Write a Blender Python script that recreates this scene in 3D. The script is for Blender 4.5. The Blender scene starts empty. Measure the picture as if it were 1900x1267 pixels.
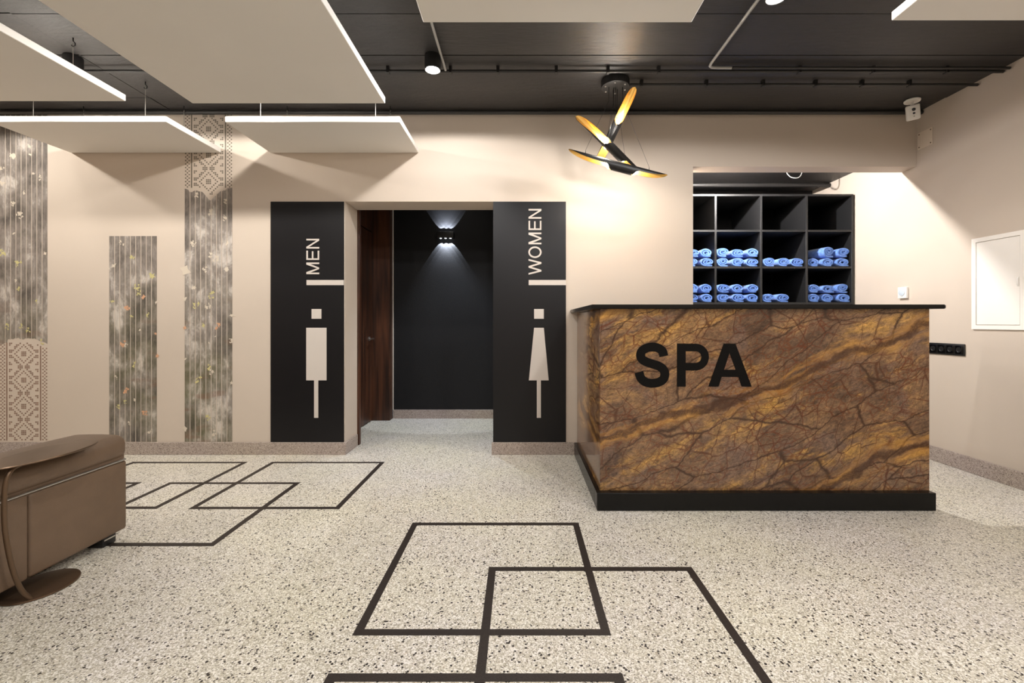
import bpy, bmesh, math, random
from mathutils import Vector, Matrix
random.seed(7)
PI = math.pi
SC = bpy.context.scene
COL = SC.collection

# ------------------------------------------------------------------ camera
F, CX, CY, H = 845.0, 965.0, 598.0, 1.1          # focal length in px, principal point, eye height
cam_d = bpy.data.cameras.new('camera')
cam_d.sensor_width = 36.0
cam_d.lens = F / 1900.0 * 36.0
cam_d.shift_x = (950.0 - CX) / 1900.0
cam_d.shift_y = -(633.5 - CY) / 1900.0
cam_d.clip_start = 0.05
cam = bpy.data.objects.new('camera', cam_d)
cam.location = (0, 0, H)
cam.rotation_euler = (PI / 2, 0, 0)
COL.objects.link(cam)
SC.camera = cam

# ------------------------------------------------------------------ world and exposure
world = bpy.data.worlds.new('world')
SC.world = world
world.use_nodes = True
world.node_tree.nodes['Background'].inputs[0].default_value = (0.9, 0.95, 1.0, 1)
world.node_tree.nodes['Background'].inputs[1].default_value = 0.15
SC.view_settings.view_transform = 'Standard'
SC.view_settings.look = 'None'
SC.view_settings.gamma = 1.0
SC.view_settings.use_curve_mapping = False
SC.view_settings.exposure = 0.62
SC.cycles.max_bounces = 8
SC.cycles.diffuse_bounces = 4
SC.cycles.glossy_bounces = 2

WARM = (1.0, 0.955, 0.895)
NEUTRAL = (1.0, 0.98, 0.97)
COOL = (0.86, 0.92, 1.0)
# ceiling downlights of the room, then out-of-view fill lamps added for brightness: (x, y, watts, colour, label); the fixtures are built further down
DOWNLIGHTS = [
    (-0.57, 2.97, 38, NEUTRAL, 'lit round downlight on the black ceiling above the doorway'),
    (1.30, 2.31, 24, NEUTRAL, 'lit round downlight on the black ceiling above the stone counter'),
    (-1.86, 2.97, 40, WARM, 'downlight above the white panel over the men sign, hidden by the largest panel'),
    (-2.93, 2.985, 40, WARM, 'black downlight housing seen between the panels in the upper left corner'),
    (-4.08, 2.97, 40, WARM, 'downlight on the ceiling beyond the left end of the ceiling panels'),
    (-3.85, 1.20, 36, WARM, 'added fill lamp on the ceiling above the brown leather sofa'),  # from here to the end of the list: unseen lamps added as fill
    (-0.64, 1.10, 54, NEUTRAL, 'added fill lamp on the ceiling between the large panel and centre panel'),
    (1.22, 0.90, 62, NEUTRAL, 'added fill lamp on the ceiling in front of the stone counter'),
    (2.95, 0.20, 72, NEUTRAL, 'added fill lamp on the ceiling beside the white wall near the camera'),
    (-2.20, -0.60, 38, WARM, 'added fill lamp on the ceiling behind the camera over the sofa side'),
    (0.30, -1.00, 62, NEUTRAL, 'added fill lamp on the ceiling directly behind the camera'),
    (2.20, -1.40, 56, NEUTRAL, 'added fill lamp on the ceiling behind the camera over the counter side'),
]
CEIL = 2.838
YW = 3.794            # front face of the back wall
XR = 3.30             # right wall


def W(px, py, y):
    """photo pixel -> world point at depth y"""
    return Vector(((px - CX) / F * y, y, H - (py - CY) / F * y))


# ------------------------------------------------------------------ node / material helpers
def new_mat(name):
    m = bpy.data.materials.new(name)
    m.use_nodes = True
    nt = m.node_tree
    return m, nt, nt.nodes['Principled BSDF']


def lin(r, g, b):
    f = lambda c: (c / 255 / 12.92) if c / 255 <= 0.04045 else ((c / 255 + 0.055) / 1.055) ** 2.4
    return (f(r), f(g), f(b), 1)


def N(nt, t, **kw):
    n = nt.nodes.new(t)
    for k, v in kw.items():
        if k.startswith('i_'):
            n.inputs[k[2:].replace('_', ' ')].default_value = v
        else:
            setattr(n, k, v)
    return n


def ramp(nt, fac, stops, interp='LINEAR'):
    r = nt.nodes.new('ShaderNodeValToRGB')
    r.color_ramp.interpolation = interp
    el = r.color_ramp.elements
    while len(el) < len(stops):
        el.new(0.5)
    for e, (p, c) in zip(el, stops):
        e.position = p
        e.color = c if len(c) == 4 else (*c, 1)
    nt.links.new(fac, r.inputs[0])
    return r.outputs[0]


def mixc(nt, a, b, fac, mode='MIX'):
    n = nt.nodes.new('ShaderNodeMix')
    n.data_type = 'RGBA'
    n.blend_type = mode
    for sock, v in ((n.inputs[0], fac), (n.inputs[6], a), (n.inputs[7], b)):
        if isinstance(v, (int, float)):
            sock.default_value = v
        elif isinstance(v, tuple):
            sock.default_value = v if len(v) == 4 else (*v, 1)
        else:
            nt.links.new(v, sock)
    return n.outputs[2]


def math_n(nt, op, a, b=0.0):
    n = nt.nodes.new('ShaderNodeMath')
    n.operation = op
    for s, v in ((n.inputs[0], a), (n.inputs[1], b)):
        if isinstance(v, (int, float)):
            s.default_value = v
        else:
            nt.links.new(v, s)
    return n.outputs[0]


def coords(nt, scale=(1, 1, 1), rot=(0, 0, 0), loc=(0, 0, 0)):
    g = nt.nodes.new('ShaderNodeNewGeometry')
    mp = nt.nodes.new('ShaderNodeMapping')
    mp.inputs['Location'].default_value = loc
    mp.inputs['Rotation'].default_value = rot
    mp.inputs['Scale'].default_value = scale
    nt.links.new(g.outputs['Position'], mp.inputs['Vector'])
    return mp.outputs[0]


def plain(name, col, rough=0.5, metal=0.0, var=0.06, nscale=6.0, bump=0.0, bscale=60.0, spec=0.5, emit=None, estr=0.0):
    m, nt, b = new_mat(name)
    v = coords(nt)
    no = N(nt, 'ShaderNodeTexNoise', i_Scale=nscale, i_Detail=4.0)
    nt.links.new(v, no.inputs['Vector'])
    lo = tuple(c * (1 - var) for c in col[:3])
    hi = tuple(min(1, c * (1 + var)) for c in col[:3])
    nt.links.new(ramp(nt, no.outputs['Fac'], [(0.3, lo), (0.7, hi)]), b.inputs['Base Color'])
    b.inputs['Roughness'].default_value = rough
    b.inputs['Metallic'].default_value = metal
    b.inputs['Specular IOR Level'].default_value = spec
    if bump:
        n2 = N(nt, 'ShaderNodeTexNoise', i_Scale=bscale, i_Detail=5.0)
        nt.links.new(v, n2.inputs['Vector'])
        bp = N(nt, 'ShaderNodeBump', i_Strength=bump, i_Distance=0.01)
        nt.links.new(n2.outputs['Fac'], bp.inputs['Height'])
        nt.links.new(bp.outputs[0], b.inputs['Normal'])
    if emit:
        b.inputs['Emission Color'].default_value = (*emit[:3], 1)
        b.inputs['Emission Strength'].default_value = estr
    return m


def mat_terrazzo(name, base, chips, dark, fleck, scale, rough):
    """crushed-stone terrazzo: fine coloured chips with sparse dark flecks"""
    m, nt, b = new_mat(name)
    v = coords(nt)
    vo = N(nt, 'ShaderNodeTexVoronoi', i_Scale=scale)
    nt.links.new(v, vo.inputs['Vector'])
    sep = N(nt, 'ShaderNodeSeparateColor')
    nt.links.new(vo.outputs['Color'], sep.inputs[0])
    c1 = ramp(nt, sep.outputs[0], chips, 'CONSTANT')
    big = N(nt, 'ShaderNodeTexNoise', i_Scale=1.4, i_Detail=3.0)
    nt.links.new(v, big.inputs['Vector'])
    c1 = mixc(nt, c1, base, 0.12)
    c1 = mixc(nt, c1, ramp(nt, big.outputs['Fac'], [(0.35, (0.95, 0.93, 0.96)), (0.65, (1, 0.985, 0.93))]), 1.0, 'MULTIPLY')
    v2 = N(nt, 'ShaderNodeTexVoronoi', i_Scale=scale * 0.52)
    nt.links.new(v, v2.inputs['Vector'])
    s2 = N(nt, 'ShaderNodeSeparateColor')
    nt.links.new(v2.outputs['Color'], s2.inputs[0])
    pick = math_n(nt, 'LESS_THAN', s2.outputs[1], fleck)
    near = math_n(nt, 'LESS_THAN', v2.outputs['Distance'], math_n(nt, 'MULTIPLY', s2.outputs[2], 0.62))
    c1 = mixc(nt, c1, dark, math_n(nt, 'MULTIPLY', pick, near))
    nt.links.new(c1, b.inputs['Base Color'])
    b.inputs['Roughness'].default_value = rough
    b.inputs['Specular IOR Level'].default_value = 0.4
    return m


def mat_marble():
    """brown forest marble: brown and golden cloudy ground, branching dark veins rising to the right"""
    m, nt, b = new_mat('brown_forest_marble')
    rot = (0, math.radians(27), 0)
    warp_v = coords(nt, (1, 1, 1))
    wn = N(nt, 'ShaderNodeTexNoise', i_Scale=2.6, i_Detail=6.0, i_Roughness=0.6)
    nt.links.new(warp_v, wn.inputs['Vector'])
    wsub = N(nt, 'ShaderNodeVectorMath', operation='SUBTRACT')
    nt.links.new(wn.outputs['Color'], wsub.inputs[0])
    wsub.inputs[1].default_value = (0.5, 0.5, 0.5)

    def warped(scale, amt, loc=(0, 0, 0), r=rot):
        ws = N(nt, 'ShaderNodeVectorMath', operation='SCALE')
        nt.links.new(wsub.outputs[0], ws.inputs[0])
        ws.inputs['Scale'].default_value = amt
        g = N(nt, 'ShaderNodeNewGeometry')
        ad = N(nt, 'ShaderNodeVectorMath', operation='ADD')
        nt.links.new(g.outputs['Position'], ad.inputs[0])
        nt.links.new(ws.outputs[0], ad.inputs[1])
        m1 = N(nt, 'ShaderNodeMapping')
        m1.inputs['Rotation'].default_value = r
        nt.links.new(ad.outputs[0], m1.inputs[0])
        m2 = N(nt, 'ShaderNodeMapping')
        m2.inputs['Scale'].default_value = scale
        m2.inputs['Location'].default_value = loc
        nt.links.new(m1.outputs[0], m2.inputs[0])
        return m2.outputs[0]

    R1, R2, R3 = (0, math.radians(24), 0), (0, math.radians(58), 0), (0, math.radians(-8), 0)
    cl = N(nt, 'ShaderNodeTexNoise', i_Scale=2.4, i_Detail=9.0, i_Roughness=0.68, i_Distortion=0.3)
    nt.links.new(warped((1.0, 1, 2.2), 0.12, (0, 0, 0), R1), cl.inputs['Vector'])
    base = ramp(nt, cl.outputs['Fac'], [(0.28, lin(58, 40, 28)), (0.42, lin(96, 72, 52)), (0.52, lin(116, 88, 62)), (0.62, lin(140, 106, 66)), (0.75, lin(168, 132, 92))])
    # golden flow along the diagonal
    gn = N(nt, 'ShaderNodeTexNoise', i_Scale=1.5, i_Detail=7.0, i_Roughness=0.66, i_Distortion=0.4)
    nt.links.new(warped((0.9, 1, 4.2), 0.12, (2, 0, 1.3), R1), gn.inputs['Vector'])
    base = mixc(nt, base, lin(186, 140, 68), ramp(nt, gn.outputs['Fac'], [(0.52, (0, 0, 0)), (0.66, (0.85,) * 3)]))
    # grey-brown patches with their own outline
    pn = N(nt, 'ShaderNodeTexNoise', i_Scale=3.2, i_Detail=4.0, i_Roughness=0.6)
    nt.links.new(warped((1, 1, 1.2), 0.15, (3, 1, 5)), pn.inputs['Vector'])
    base = mixc(nt, base, lin(104, 82, 68), ramp(nt, pn.outputs['Fac'], [(0.52, (0, 0, 0)), (0.60, (0.7,) * 3)]))
    # crystalline grain in two sizes
    for sc_, lo_, hi_, amt_ in ((38.0, 0.42, 1.55, 0.8), (120.0, 0.55, 1.45, 0.8)):
        gr = N(nt, 'ShaderNodeTexNoise', i_Scale=sc_, i_Detail=5.0, i_Roughness=0.72, i_Distortion=0.5)
        nt.links.new(warped((0.7, 1, 1.4), 0.08), gr.inputs['Vector'])
        base = mixc(nt, base, ramp(nt, gr.outputs['Fac'], [(0.34, (lo_, lo_ * .95, lo_ * .9)), (0.5, (1, 1, 1)), (0.68, (hi_, hi_ * .96, hi_ * .88))]), amt_, 'MULTIPLY')

    def veins(scale, amt, w0, w1, col, strength, loc=(0, 0, 0), mask=None, r=R1):
        nonlocal base
        vo = N(nt, 'ShaderNodeTexVoronoi', feature='DISTANCE_TO_EDGE', i_Scale=1.0)
        nt.links.new(warped(scale, amt, loc, r), vo.inputs['Vector'])
        f = ramp(nt, vo.outputs['Distance'], [(w0, (strength,) * 3), (w1, (0, 0, 0))])
        if mask:
            mn = N(nt, 'ShaderNodeTexNoise', i_Scale=mask, i_Detail=2.0)
            nt.links.new(coords(nt, loc=(loc[0] + 2, 0, 7)), mn.inputs['Vector'])
            f = math_n(nt, 'MULTIPLY', f, ramp(nt, mn.outputs['Fac'], [(0.44, (0, 0, 0)), (0.56, (1, 1, 1))]))
        base = mixc(nt, base, col, f)

    veins((14, 1, 22), 0.10, 0.01, 0.06, lin(98, 52, 24), 0.7, (5.1, 0, 2.2), 3.4)
    veins((6.0, 1, 13), 0.12, 0.006, 0.034, lin(92, 44, 20), 0.85, (1.3, 0, 0.4), 2.4)
    veins((3.4, 1, 8), 0.12, 0.004, 0.022, lin(74, 40, 20), 0.85, (8.2, 0, 4.4), 2.0, R2)
    veins((5.0, 1, 9), 0.10, 0.004, 0.022, lin(84, 42, 20), 0.8, (3.2, 0, 9.4), 2.2, R3)
    veins((1.5, 1, 5.2), 0.16, 0.003, 0.022, lin(54, 32, 18), 0.9, (0.7, 0, 3.1))
    # long bold veins, each with a thin golden flank
    wv = N(nt, 'ShaderNodeTexWave', wave_type='BANDS', bands_direction='Z', i_Scale=0.42, i_Distortion=3.2, i_Detail=5.0, i_Detail_Scale=1.3, i_Detail_Roughness=0.65)
    nt.links.new(warped((0.8, 1, 1), 0.20, (0, 0, 0.15), (0, math.radians(19), 0)), wv.inputs['Vector'])
    base = mixc(nt, base, lin(176, 124, 54), math_n(nt, 'MULTIPLY', ramp(nt, wv.outputs['Fac'], [(0.86, (0, 0, 0)), (0.98, (0.55,) * 3)]), ramp(nt, gn.outputs['Fac'], [(0.46, (0, 0, 0)), (0.56, (1, 1, 1))])))
    base = mixc(nt, base, lin(60, 34, 18), math_n(nt, 'MULTIPLY', ramp(nt, wv.outputs['Fac'], [(0.982, (0, 0, 0)), (0.997, (0.9,) * 3)]), ramp(nt, gr.outputs['Fac'], [(0.35, (0.5,) * 3), (0.55, (1, 1, 1))])))
    base = mixc(nt, base, (1.20, 1.24, 1.36), 1.0, 'MULTIPLY')
    nt.links.new(base, b.inputs['Base Color'])
    b.inputs['Roughness'].default_value = 0.13
    b.inputs['Specular IOR Level'].default_value = 0.55
    return m


def mat_strip():
    """printed photo of weathered planks in a forest: grey clouds above turning olive and russet below"""
    m, nt, b = new_mat('mural_print')
    v = coords(nt, (1, 1, 0.6))
    n1 = N(nt, 'ShaderNodeTexNoise', i_Scale=6.5, i_Detail=9.0, i_Roughness=0.66, i_Distortion=0.25)
    nt.links.new(v, n1.inputs['Vector'])
    grey = ramp(nt, n1.outputs['Fac'], [(0.34, lin(86, 79, 73)), (0.46, lin(122, 113, 105)), (0.55, lin(144, 135, 127)), (0.64, lin(196, 187, 178))])
    green = ramp(nt, n1.outputs['Fac'], [(0.34, lin(76, 74, 52)), (0.46, lin(112, 107, 84)), (0.55, lin(146, 140, 124)), (0.64, lin(200, 190, 176))])
    n2 = N(nt, 'ShaderNodeTexNoise', i_Scale=2.2, i_Detail=3.0)
    nt.links.new(coords(nt, (1, 1, 1.6)), n2.inputs['Vector'])
    g = N(nt, 'ShaderNodeNewGeometry')
    sp = N(nt, 'ShaderNodeSeparateXYZ')
    nt.links.new(g.outputs['Position'], sp.inputs[0])
    low = N(nt, 'ShaderNodeMapRange', i_From_Min=1.6, i_From_Max=0.5)
    nt.links.new(sp.outputs['Z'], low.inputs['Value'])
    fac = math_n(nt, 'MULTIPLY', low.outputs[0], ramp(nt, n2.outputs['Fac'], [(0.36, (0.1,) * 3), (0.6, (1, 1, 1))]))
    c = mixc(nt, grey, green, fac)
    n3 = N(nt, 'ShaderNodeTexNoise', i_Scale=4.5, i_Detail=2.0)
    nt.links.new(coords(nt, (0.7, 1, 2.2), loc=(4, 2, 1)), n3.inputs['Vector'])
    red = math_n(nt, 'MULTIPLY', low.outputs[0], ramp(nt, n3.outputs['Fac'], [(0.60, (0, 0, 0)), (0.68, (0.6,) * 3)]))
    c = mixc(nt, c, lin(122, 92, 74), red)
    gr = N(nt, 'ShaderNodeTexNoise', i_Scale=120.0, i_Detail=3.0)
    nt.links.new(coords(nt, (1, 1, 0.08)), gr.inputs['Vector'])
    c = mixc(nt, c, ramp(nt, gr.outputs['Fac'], [(0.35, (0.8,) * 3), (0.65, (1.12,) * 3)]), 0.8, 'MULTIPLY')
    nt.links.new(c, b.inputs['Base Color'])
    b.inputs['Roughness'].default_value = 0.6
    return m


def mat_wood():
    m, nt, b = new_mat('dark_walnut')
    n1 = N(nt, 'ShaderNodeTexNoise', i_Scale=22.0, i_Detail=6.0, i_Distortion=0.4)
    nt.links.new(coords(nt, (1, 1, 0.06)), n1.inputs['Vector'])
    nt.links.new(ramp(nt, n1.outputs['Fac'], [(0.35, lin(40, 22, 13)), (0.65, lin(86, 50, 30))]), b.inputs['Base Color'])
    b.inputs['Roughness'].default_value = 0.42
    return m


def mat_ceiling():
    m, nt, b = new_mat('black_painted_formwork')
    n1 = N(nt, 'ShaderNodeTexNoise', i_Scale=3.0, i_Detail=6.0)
    nt.links.new(coords(nt, (0.5, 1.5, 1)), n1.inputs['Vector'])
    nt.links.new(ramp(nt, n1.outputs['Fac'], [(0.3, lin(44, 42, 42)), (0.7, lin(58, 55, 53))]), b.inputs['Base Color'])
    b.inputs['Roughness'].default_value = 0.48
    n2 = N(nt, 'ShaderNodeTexNoise', i_Scale=26.0, i_Detail=7.0, i_Roughness=0.65)
    nt.links.new(coords(nt, (0.35, 1.6, 1)), n2.inputs['Vector'])
    bp = N(nt, 'ShaderNodeBump', i_Strength=0.45, i_Distance=0.012)
    nt.links.new(n2.outputs['Fac'], bp.inputs['Height'])
    nt.links.new(bp.outputs[0], b.inputs['Normal'])
    return m


def mat_towel():
    m, nt, b = new_mat('blue_terry')
    v = coords(nt)
    n1 = N(nt, 'ShaderNodeTexNoise', i_Scale=40.0, i_Detail=3.0)
    nt.links.new(v, n1.inputs['Vector'])
    nt.links.new(ramp(nt, n1.outputs['Fac'], [(0.3, lin(72, 114, 194)), (0.7, lin(112, 152, 222))]), b.inputs['Base Color'])
    n2 = N(nt, 'ShaderNodeTexNoise', i_Scale=420.0, i_Detail=2.0)
    nt.links.new(v, n2.inputs['Vector'])
    bp = N(nt, 'ShaderNodeBump', i_Strength=0.5, i_Distance=0.004)
    nt.links.new(n2.outputs['Fac'], bp.inputs['Height'])
    nt.links.new(bp.outputs[0], b.inputs['Normal'])
    b.inputs['Roughness'].default_value = 0.95
    b.inputs['Sheen Weight'].default_value = 0.4
    return m


M = {}
M['wall'] = plain('cream_wall_paint', lin(201, 187, 172), 0.7, var=0.015, nscale=2.0, bump=0.05, bscale=140)
M['floor'] = mat_terrazzo('terrazzo_floor', lin(198, 193, 179),
                          [(0.0, lin(164, 158, 142)), (0.20, lin(198, 192, 175)), (0.45, lin(220, 215, 202)), (0.70, lin(244, 241, 233)), (0.93, lin(128, 121, 109))],
                          lin(38, 33, 31), 0.25, 240.0, 0.33)
M['skirting'] = mat_terrazzo('terrazzo_skirting', lin(174, 161, 151),
                             [(0.0, lin(146, 133, 124)), (0.3, lin(172, 159, 149)), (0.65, lin(192, 180, 169)), (0.9, lin(122, 110, 102))],
                             lin(104, 92, 84), 0.12, 260.0, 0.4)
M['inlay'] = plain('dark_brown_inlay', lin(46, 39, 35), 0.45, var=0.25, nscale=160, bump=0.15, bscale=300, spec=0.3)
M['ceiling'] = mat_ceiling()
M['black_wall'] = plain('black_wall_paint', lin(18, 18, 20), 0.6, var=0.08, nscale=3, bump=0.1, bscale=90, spec=0.3)
M['panel'] = plain('white_acoustic_panel', lin(228, 224, 218), 0.75, var=0.012, nscale=3, bump=0.03, bscale=200)
M['steel_wire'] = plain('steel_wire', lin(190, 186, 178), 0.35, 0.8)
M['black_metal'] = plain('black_metal', lin(26, 25, 25), 0.45, 0.0, spec=0.5)
M['conduit'] = plain('black_painted_conduit', lin(40, 38, 37), 0.4, var=0.1)
M['grey_conduit'] = plain('grey_conduit', lin(160, 158, 154), 0.4, var=0.05)
M['sign'] = plain('black_sign_film', lin(20, 19, 21), 0.36, var=0.05, nscale=2, spec=0.3)
M['sign_letter'] = plain('cream_sign_print', lin(200, 191, 182), 0.6, var=0.01)
M['marble'] = mat_marble()
M['granite'] = plain('black_granite', lin(14, 13, 12), 0.25, var=0.5, nscale=180, spec=0.25)
M['spa'] = plain('black_lettering', lin(14, 12, 10), 0.6, var=0.1, spec=0.1)
M['shelf'] = plain('black_laminate', lin(24, 24, 25), 0.5, var=0.06, nscale=8)
M['back_board'] = plain('matt_black_back_board', lin(12, 12, 12), 0.9, var=0.1, spec=0.05)
M['towel'] = mat_towel()
M['wood'] = mat_wood()
M['mural'] = mat_strip()
M['stitch_brown'] = plain('embroidery_print_brown', lin(140, 114, 99), 0.7, var=0.1, nscale=20)
M['stitch_grey'] = plain('embroidery_print_grey', lin(116, 107, 95), 0.7, var=0.1, nscale=20)
M['leaf_cream'] = plain('leaf_print_cream', lin(208, 196, 178), 0.7, var=0.05)
M['leaf_yellow'] = plain('leaf_print_yellow', lin(196, 186, 130), 0.7, var=0.12, nscale=40)
M['leaf_orange'] = plain('leaf_print_orange', lin(206, 158, 124), 0.7, var=0.12, nscale=40)
M['leather'] = plain('brown_leather', lin(106, 86, 68), 0.5, var=0.06, nscale=14, bump=0.12, bscale=220)
M['chrome'] = plain('polished_steel', lin(215, 212, 208), 0.3, 1.0, var=0.02)
M['bronze'] = plain('bronze_lacquer', lin(104, 84, 66), 0.34, 0.7, var=0.06)
M['white_plastic'] = plain('white_plastic', lin(236, 232, 226), 0.4, var=0.01)
M['white_enamel'] = plain('white_enamel', lin(244, 238, 230), 0.35, var=0.01)
M['plate'] = plain('cream_cover_plate', lin(222, 208, 192), 0.5, var=0.01)
M['gold'] = plain('gold_leaf_lining', (0.95, 0.58, 0.16), 0.28, 0.9, var=0.06, nscale=30)
M['display'] = plain('pale_blue_display', lin(196, 206, 214), 0.25, var=0.03)
M['lens_black'] = plain('lens_glass', lin(14, 13, 14), 0.1, var=0.0)
M['lamp'] = plain('lit_lamp', (1, 1, 1), 0.5, emit=(1.0, 0.94, 0.84), estr=45.0)
M['bulb'] = plain('lit_bulb', (1, 1, 1), 0.5, emit=(1.0, 0.88, 0.68), estr=60.0)
M['led'] = plain('lit_led', (1, 1, 1), 0.5, emit=(0.86, 0.93, 1.0), estr=12.0)


# ------------------------------------------------------------------ mesh helpers
def mesh_obj(name, verts, faces, mat, parent=None, smooth=False):
    me = bpy.data.meshes.new(name)
    me.from_pydata([tuple(v) for v in verts], [], faces)
    if isinstance(mat, str):
        mat = M[mat]
    me.materials.append(mat)
    if smooth:
        me.polygons.foreach_set('use_smooth', [True] * len(me.polygons))
    o = bpy.data.objects.new(name, me)
    COL.objects.link(o)
    if parent:
        o.parent = parent
        o.matrix_parent_inverse = Matrix.Translation(parent.location).inverted() if parent.location.length else Matrix()
    me.update()
    return o


def bm_obj(name, bm, mat, parent=None, smooth=False, angle=None):
    bmesh.ops.recalc_face_normals(bm, faces=bm.faces)
    me = bpy.data.meshes.new(name)
    bm.to_mesh(me)
    bm.free()
    me.materials.append(M[mat] if isinstance(mat, str) else mat)
    if smooth:
        me.polygons.foreach_set('use_smooth', [True] * len(me.polygons))
        if angle:
            me.set_sharp_from_angle(angle=angle)
    o = bpy.data.objects.new(name, me)
    COL.objects.link(o)
    if parent:
        o.parent = parent
        o.matrix_parent_inverse = Matrix.Translation(parent.location).inverted() if parent.location.length else Matrix()
    return o


def add_box(bm, x0, x1, y0, y1, z0, z1, bevel=0.0, seg=2):
    r = bmesh.ops.create_cube(bm, size=1.0)
    vs = r['verts']
    for v in vs:
        v.co.x = x0 + (v.co.x + 0.5) * (x1 - x0)
        v.co.y = y0 + (v.co.y + 0.5) * (y1 - y0)
        v.co.z = z0 + (v.co.z + 0.5) * (z1 - z0)
    if bevel:
        es = list({e for v in vs for e in v.link_edges})
        bmesh.ops.bevel(bm, geom=es, offset=bevel, segments=seg, affect='EDGES', profile=0.5)


def box(name, x0, x1, y0, y1, z0, z1, mat, parent=None, bevel=0.0, seg=2, smooth=False):
    bm = bmesh.new()
    add_box(bm, x0, x1, y0, y1, z0, z1, bevel, seg)
    return bm_obj(name, bm, mat, parent, smooth or bevel > 0, math.radians(40) if bevel else None)


def add_tube(bm, pts, r, n=10, caps=True):
    pts = [Vector(p) for p in pts]
    rings = []
    up = None
    for i, p in enumerate(pts):
        if i == 0:
            t = pts[1] - pts[0]
        elif i == len(pts) - 1:
            t = pts[-1] - pts[-2]
        else:
            t = (pts[i + 1] - p).normalized() + (p - pts[i - 1]).normalized()
        t.normalize()
        if up is None:
            up = Vector((0, 0, 1)) if abs(t.z) < 0.9 else Vector((1, 0, 0))
        a = t.cross(up).normalized()
        b = a.cross(t).normalized()
        up = b
        rr = r[i] if isinstance(r, (list, tuple)) else r
        rings.append([bm.verts.new(p + (a * math.cos(2 * PI * k / n) + b * math.sin(2 * PI * k / n)) * rr) for k in range(n)])
    for A, B in zip(rings, rings[1:]):
        for k in range(n):
            bm.faces.new((A[k], A[(k + 1) % n], B[(k + 1) % n], B[k]))
    if caps:
        bm.faces.new(rings[0][::-1])
        bm.faces.new(rings[-1])


def tube(name, pts, r, mat, parent=None, n=10):
    bm = bmesh.new()
    add_tube(bm, pts, r, n)
    return bm_obj(name, bm, mat, parent, True, math.radians(50))


def lathe(name, prof, mat, parent=None, centre=(0, 0, 0), n=28, sx=1.0, sy=1.0, axis='Z'):
    """revolve (r, h) profile"""
    bm = bmesh.new()
    rings = []
    for r, h in prof:
        ring = []
        for k in range(n):
            a = 2 * PI * k / n
            p = Vector((r * math.cos(a) * sx, r * math.sin(a) * sy, h))
            if axis == 'X':
                p = Vector((p.z, p.x, p.y))
            elif axis == 'Y':
                p = Vector((p.x, p.z, p.y))
            ring.append(bm.verts.new(p + Vector(centre)))
        rings.append(ring)
    for A, B in zip(rings, rings[1:]):
        for k in range(n):
            bm.faces.new((A[k], A[(k + 1) % n], B[(k + 1) % n], B[k]))
    bm.faces.new(rings[0][::-1])
    bm.faces.new(rings[-1])
    return bm_obj(name, bm, mat, parent, True, math.radians(35))


def empty(name, loc, label=None, cat=None, group=None, kind=None):
    o = bpy.data.objects.new(name, None)
    o.location = loc
    o.empty_display_size = 0.05
    COL.objects.link(o)
    return tag(o, label, cat, group, kind)


def tag(o, label=None, cat=None, group=None, kind=None):
    if label:
        o['label'] = label
    if cat:
        o['category'] = cat
    if group:
        o['group'] = group
    if kind:
        o['kind'] = kind
    return o


def struct(o, label=None):
    o['kind'] = 'structure'
    if label:
        o['label'] = label
    return o


def boxes(name, lst, mat, parent=None):
    bm = bmesh.new()
    for b in lst:
        add_box(bm, *b)
    return bm_obj(name, bm, mat, parent)


def catmull(pts, n=6):
    out = []
    P = [Vector(p) for p in pts]
    P = [P[0] * 2 - P[1]] + P + [P[-1] * 2 - P[-2]]
    for i in range(1, len(P) - 2):
        p0, p1, p2, p3 = P[i - 1:i + 3]
        for k in range(n):
            t = k / n
            out.append(0.5 * ((2 * p1) + (p2 - p0) * t + (2 * p0 - 5 * p1 + 4 * p2 - p3) * t * t + (3 * p1 - p0 - 3 * p2 + p3) * t ** 3))
    out.append(P[-2])
    return out


# flat lettering: quads in 2D extruded towards the viewer (-Y)
def ribbon2(pts, w, closed=False):
    """quads of a stroke of width w along 2D points"""
    P = [Vector((p[0], p[1])) for p in pts]
    n = len(P)
    L, R = [], []
    for i in range(n):
        if closed:
            t = P[(i + 1) % n] - P[i - 1]
        elif i == 0:
            t = P[1] - P[0]
        elif i == n - 1:
            t = P[-1] - P[-2]
        else:
            t = (P[i + 1] - P[i]).normalized() + (P[i] - P[i - 1]).normalized()
        t.normalize()
        nn = Vector((-t.y, t.x)) * (w / 2)
        L.append(P[i] + nn)
        R.append(P[i] - nn)
    q = []
    for i in range(n if closed else n - 1):
        j = (i + 1) % n
        q.append((L[i], L[j], R[j], R[i]))
    return q


def flat_obj(name, quads, to3d, depth, mat, parent=None, steps=None):
    """quads in 2D mapped by to3d(u, v) to the surface and raised by depth towards -Y"""
    bm = bmesh.new()
    for qi, q in enumerate(quads):
        dd = depth + (0.0003 * steps[qi] if steps else (0.0003 * qi if len(quads) < 7 else 0))
        a = [to3d(p[0], p[1]) for p in q]
        back = [bm.verts.new(p) for p in a]
        front = [bm.verts.new(Vector(p) - Vector((0, dd, 0))) for p in a]
        bm.faces.new(front)
        n = len(a)
        for k in range(n):
            bm.faces.new((back[k], back[(k + 1) % n], front[(k + 1) % n], front[k]))
    return bm_obj(name, bm, mat, parent)


# ================================================================== STRUCTURE
floor = struct(box('floor', -5.2, 3.5, -3.0, 5.5, -0.1, 0.0, 'floor'), 'pale speckled terrazzo floor with dark line squares')
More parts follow.
